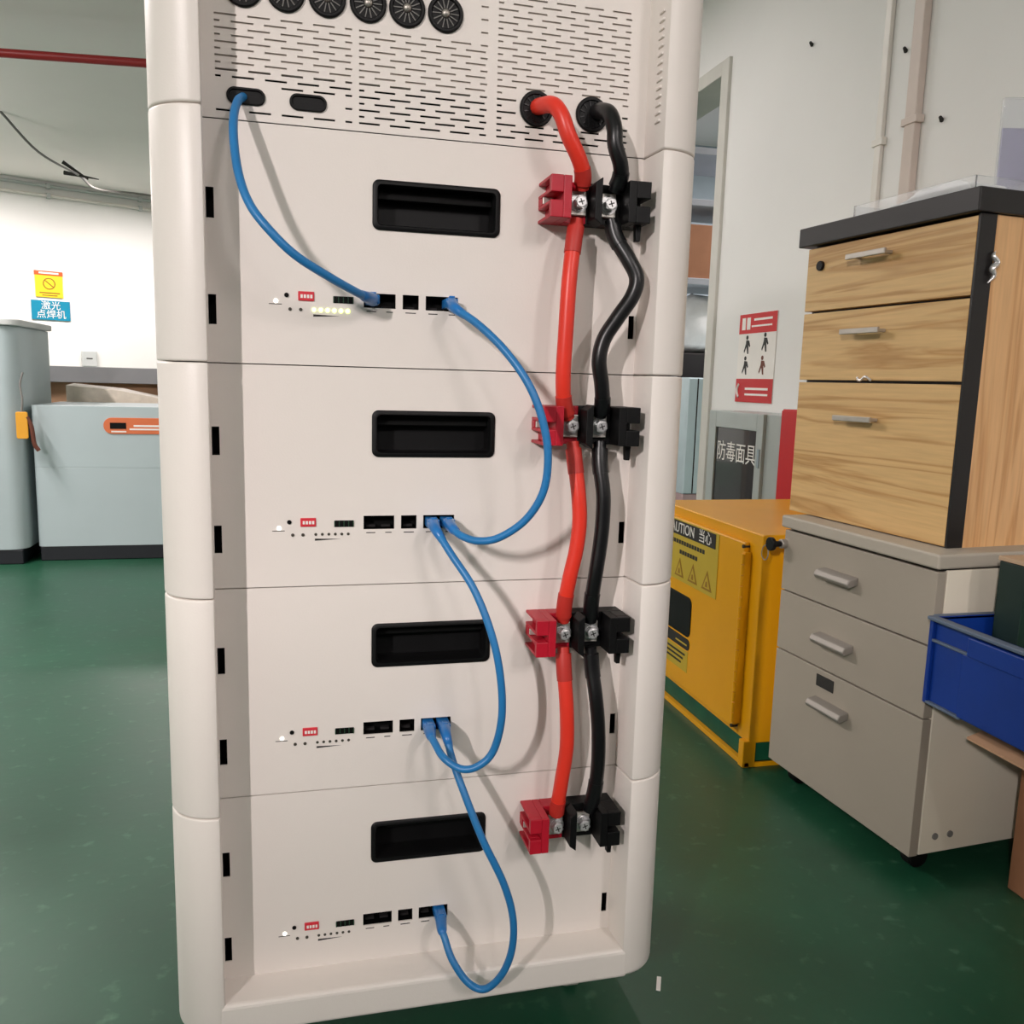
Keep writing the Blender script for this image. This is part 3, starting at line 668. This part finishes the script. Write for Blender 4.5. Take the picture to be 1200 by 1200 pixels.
for y0, y1, z0, z1 in ((.03, .155, .292, .300), (.03, .17, .270, .276), (.18, .205, .262, .305), (.215, .24, .262, .305), (.03, .19, .045, .053), (.03, .19, .025, .032)): MB().box(-.0022, -.0015, y0, y1, z0, z1).build('white_print', 'print_white', po)
MB().tube([(-.0016, .236, .066), (-.0018, .246, .05), (-.0018, .246, .034), (-.0016, .236, .018)], .005, 6, 5).build('telephone_symbol', 'print_white', po, sm=50)
def icon(y, z, c):
    m = MB(); m.prism([(y-.012, z-.030), (y-.004, z-.030), (y+.004, z-.004), (y+.018, z-.026), (y+.022, z-.020), (y+.010, z+.006), (y+.008, z+.020), (y-.012, z+.018), (y-.022, z-.002), (y-.016, z-.006), (y-.008, z+.004)], 'x', -.0017, -.0008)
    m.cyl((-.0008, y+.002, z+.029), (-.0017, y+.002, z+.029), .008, 12); m.build('figure_symbol', c, po)
icon(.195, .205, 'print_dark'); icon(.07, .210, 'print_dark'); icon(.20, .130, 'print_dark'); icon(.08, .130, 'strap_brown')

def conduit(label, y, r, z0, m_, loc):
    t = thing('wall_conduit', label, 'conduit', (WX, y, z0))
    MB().box(-r*1.1, -.001, -r, r, 0, 2.399-z0).build('trunking', m_, t, 0.003)
    for z in loc: MB().box(-r*1.1-.003, -.001, -r-.010, r+.010, z-z0, z-z0+.02).build('clip', m_, t, 0.002)
    return t
conduit('narrow white conduit running up the right wall', 1.28, .013, .9, 'conduit_white', (1.50,))
conduit('wide beige conduit running up the right wall nearer the camera', 1.14, .021, 1.0, 'conduit_beige', (1.52,))
for (y, z), l in zip(((1.674, 1.902), (1.209, 1.727), (1.043, 1.506)), ('dark anchor plug high on the right wall by the doorway', 'dark anchor plug on the wall between the two conduits', 'dark anchor plug on the wall right of the conduits')):
    o = MB().cyl((WX-.0005, y, z), (WX-.012, y-.006, z+.006), .006, 8, .004).build('wall_anchor', 'print_dark', None, sm=40); tag(o, l, 'anchor', 'wall anchors')

# ------------------------------------------------------------------ seen through the doorway
sf = thing('storage_rack', 'grey metal storage rack in the room beyond the doorway', 'rack', (1.97, 3.42, 0))
for x in (0, .62):
    for y in (0, .4): box('upright', 'shelf_grey', sf, x, x+.03, y, y+.03, 0, 2.3, .002)
for z in (.42, .815, 1.355, 1.76, 2.02): box('shelf', 'shelf_grey', sf, .005, .645, -.005, .435, z, z+.035, .003)
o = box('brown_carton', 'cardboard', None, 2.005, 2.42, 3.44, 3.8, 1.391, 1.67, .003); tag(o, 'brown carton on an upper shelf of the rack beyond the doorway', 'box')
o = box('black_case', 'interior_dark', None, 2.005, 2.50, 3.43, 3.75, .8505, .995, .006); tag(o, 'black case under the white bag on the rack beyond the doorway', 'case')
bgm = MB().rings([[(2.19+(.19*s_)*math.cos(a)+.02*math.sin(3*a), 3.56+.12*s_*math.sin(a), z+.016*math.sin(2*a+z*30)*(s_ < 1)) for a in [2*math.pi*i/16 for i in range(16)]] for s_, z in ((.9, 1.012), (1, 1.045), (1.0, 1.12), (.92, 1.2), (.7, 1.27), (.35, 1.31))])
o = bgm.build('plastic_bag', 'bag_white', None, sm=70); tag(o, 'white plastic bag on the middle shelf beyond the doorway', 'bag')
wp = thing('white_locker', 'pale white locker standing inside the doorway', 'locker', (1.90, 3.06, 0))
box('locker_body', 'panel_ice', wp, 0, .55, .01, .3, .27, .86, .004); box('locker_door', 'panel_ice', wp, 0, .045, -.004, .0095, .275, .855, .002); box('locker_door', 'panel_ice', wp, .053, .55, -.004, .0095, .275, .855, .002)
box('door_gap', 'seam_dark', wp, .0455, .0525, -.001, .0095, .275, .855); box('plinth', 'dark_red', wp, .01, .54, .01, .29, 0, .19)
box('lower_rail', 'box_pink', wp, 0, .55, 0, .3, .1905, .2695, .002)

# ------------------------------------------------------------------ left background
su = thing('storage_unit', 'low white storage unit with orange badge and black base on the left', 'storage unit', (-1.09, 3.04, 0))
box('plinth', 'unit_base', su, .01, .95, .004, .5, 0, .062, .004)
MB().prism([(.95, .5), (0, .5), (0, .03), (.004, .014), (.014, .004), (.03, 0), (.95, 0)], 'z', .0625, .4025).build('lower_body', 'unit_white', su, 0.001, sm=40)
MB().prism([(.95, .5), (0, .5), (0, .03), (.004, .014), (.014, .004), (.03, 0), (.95, 0)], 'z', .403, .665).build('upper_body', 'unit_white', su, 0.001, sm=40)
bd = MB().prism(rrect(.282, .80, .549, .618, .033, 8), 'y', -.004, .002).build('orange_badge', 'badge_orange', su, 0.001); bd['label'] = 'orange rounded display badge'
box('display', 'port_black', bd, .308, .372, -.006, -.0035, .571, .597, .001)
m = MB(); m.box(.312, .372, -.0046, -.0038, .556, .562); m.box(.402, .515, -.0046, -.0038, .580, .588); m.box(.385, .525, -.0046, -.0038, .566, .573); m.build('badge_print', 'print_white', bd)
tu = thing('tall_white_cabinet', 'tall pale cabinet with rounded edge at the left border of the photo', 'cabinet', (-1.60, 2.98, 0))
box('plinth', 'unit_base', tu, .01, .47, .004, .5, 0, .062, .004)
def rc(x1, r): return [(0, .5), (0, 0)] + [(x1-r+r*math.cos(math.radians(a)), r+r*math.sin(math.radians(a))) for a in range(-90, 1, 15)] + [(x1, .5)]
MB().prism(rc(.485, .06), 'z', .0625, .985).build('cabinet_body', 'unit_white', tu, 0.002, sm=40)
MB().prism([(x, y-.012) for x, y in rc(.505, .05)], 'z', .986, 1.012).build('top_cap', 'unit_grey', tu, 0.004, sm=40)
tg = thing('hanging_tag', 'yellow tag on a brown strap between the two left cabinets', 'tag', (-1.10, 2.97, .53))
MB().prism(rrect(-.022, .022, 0, .11, .008), 'y', -.012, .0).build('tag_body', 'tag_yellow', tg, 0.002)
MB().tube([(.0, -.004, .108), (.004, .0, .16), (-.004, .01, .22), (.006, .02, .27)], .004, 8, 5).build('cord', 'wire_grey', tg, sm=50)
MB().tube([(.018, -.004, .09), (.032, .0, .05), (.038, .006, -.02), (.052, .012, -.05)], .009, 8, 5).build('strap', 'strap_brown', tg, sm=50)
bn = thing('work_bench', 'grey topped work bench behind the low white storage unit', 'bench', (-1.36, 3.95, 0))
box('bench_top', 'bench_grey', bn, 0, 1.5, 0, .7, .75, .832, .003); box('back_panel', 'cardboard_pale', bn, .02, 1.48, .10, .12, .10, .75)
for x in (.02, 1.44):
    for y in (.02, .64): box('leg', 'bench_grey', bn, x, x+.04, y, y+.04, 0, .75, .002)
o = box('packing_carton', 'cardboard_pale', None, -1.085, -.60, 3.59, 3.76, 0, .654, .003); tag(o, 'brown carton under the packing film behind the low storage unit', 'box')
fl = MB(); fl.rings([[(-1.08, 3.6, .655), (-1.08, 3.75, .655), (-1.08, 3.75, .750), (-1.08, 3.6, .742)], [(-.85, 3.6, .655), (-.85, 3.75, .655), (-.85, 3.75, .73), (-.85, 3.6, .722)], [(-.62, 3.6, .655), (-.62, 3.75, .655), (-.62, 3.75, .684), (-.62, 3.6, .680)]])
o = fl.build('packing_film', 'film', None, 0.002); tag(o, 'crumpled pale packing film behind the low storage unit', 'film')
for px in (-.98, -.70):
    m = MB()
    for q in range(5):
        a = -1.0 + q*.5
        m.rings([[(px-.004, 4.042, .66), (px+.004, 4.042, .66), (px+.004, 4.051, .66), (px-.004, 4.051, .66)], [(px+.016*math.sin(a)-.008, 4.042, .695), (px+.016*math.sin(a)+.008, 4.042, .695), (px+.016*math.sin(a)+.008, 4.051, .695), (px+.016*math.sin(a)-.008, 4.051, .695)], [(px+.04*math.sin(a)-.001, 4.042, .66+.075*math.cos(a*.5)), (px+.04*math.sin(a)+.001, 4.042, .66+.075*math.cos(a*.5)), (px+.04*math.sin(a)+.001, 4.051, .66+.075*math.cos(a*.5)), (px+.04*math.sin(a)-.001, 4.051, .66+.075*math.cos(a*.5))]])
    m.build('green_sprig', 'leaf_dark', bn, org=(-1.36, 3.95, 0))
def on_wall(name, label, cat, u, z):
    return thing(name, label, cat, (BW.x+u*math.cos(BA), BW.y+u*math.sin(BA), z), BA)
ys = on_wall('warning_sign', 'yellow warning sign with orange header on the far white wall', 'sign', .215, 1.43)
box('plate', 'sign_yellow', ys, 0, .215, -.012, -.002, 0, .222); box('header', 'sign_orange', ys, -.004, .218, -.014, -.002, .185, .222)
MB().box(.03, .185, -.0155, -.0135, .197, .211).build('header_print', 'print_white', ys)
ring = [(.108+.05*math.cos(2*math.pi*i/24), .115+.05*math.sin(2*math.pi*i/24)) for i in range(24)]; rin = [(.108+.041*math.cos(2*math.pi*i/24), .115+.041*math.sin(2*math.pi*i/24)) for i in range(24)]
m = MB(); m.rings([[(x, y, z) for x, z in P] for P, y in ((ring, -.011), (ring, -.0145), (rin, -.0145), (rin, -.011))], cap=False)
m.prism([(.078, .146), (.072, .140), (.138, .084), (.144, .090)], 'y', -.0146, -.011); m.build('prohibition_ring', 'sign_brown', ys)
m = MB(); m.box(.03, .19, -.014, -.011, .032, .042); m.box(.05, .17, -.014, -.011, .012, .020); m.build('sign_print', 'sign_brown', ys)
bs = on_wall('machine_sign', 'blue sign with white characters below the yellow warning sign', 'sign', .176, 1.236)
box('plate', 'sign_blue', bs, 0, .304, -.012, -.002, 0, .165)
R0 = (math.radians(90), 0, 0)
text('lettering', '激光', .078, 'print_white', bs, (.152, -.0135, .120), R0); text('lettering', '点焊机', .078, 'print_white', bs, (.152, -.0135, .045), R0)
sw = on_wall('wall_socket', 'small white wall socket above the bench', 'socket', .556, .842)
box('plate', 'unit_grey', sw, 0, .125, -.03, -.002, 0, .14, .006); box('slot', 'seam_dark', sw, .035, .085, -.0315, -.0295, .068, .078)
pr = thing('sprinkler_pipe', 'dark red sprinkler pipe hung under the ceiling at upper left', 'pipe', (-3.2, 3.80, 2.2))
MB().cyl((0, 0, 0), (3.6, -.42, 0), .019, 16).build('pipe_run', 'pipe_red', pr, sm=40)
for s in (.15, .8): MB().cyl((3.6*s, -.42*s, .018), (3.6*s, -.42*s, .2), .005, 8).build('hanger', 'wire_grey', pr, sm=40)
for z, l in ((2.36, 'upper grey conduit along the top of the far wall'), (2.28, 'lower white conduit along the top of the far wall')):
    t = on_wall('wall_conduit', l, 'conduit', -2, z)
    MB().cyl((0, -.03, 0), (6, -.03, 0), .014, 10).build('conduit_run', 'conduit_white' if z < 2.3 else 'unit_grey', t, sm=40)
    for x in (1.6, 2.35, 3.1): MB().box(x-.015, x+.015, -.05, -.002, -.022, .022).build('saddle', 'unit_grey', t, 0.003)
hw = thing('hanging_wire', 'grey wire sagging from the ceiling to the far wall with a black tie', 'wire', (-1.789, 5.351, 2.399))
wp_ = [Vector(p)-Vector((-1.789, 5.351, 2.4)) for p in ((-1.789, 5.351, 2.4), (-1.695, 5.8, 2.271), (-1.58, 6.4, 2.258), (-1.53, 6.8, 2.242), (-1.27, 7.4, 2.333), (-.6, 7.9, 2.36))]
MB().tube(wp_, .008, 8, 6).build('wire_run', 'wire_grey', hw, sm=50)
m = MB(); c = wp_[2]; m.cyl(c+Vector((-.10, -.03, .08)), c+Vector((.06, .03, -.02)), .014, 8, .006); m.cyl(c+Vector((-.10, 0, .01)), c+Vector((.14, 0, -.02)), .016, 8, .003); m.build('tie', 'print_dark', hw, sm=50)

# floor litter
o = box('paint_chip', 'print_white', None, -.003, .003, -.014, .014, 0.0002, .0022, .0006); o.location = (.472, .042, 0); o.rotation_euler = (0, 0, math.radians(-26)); tag(o, 'white chip on the green floor right of the stack', 'chip')
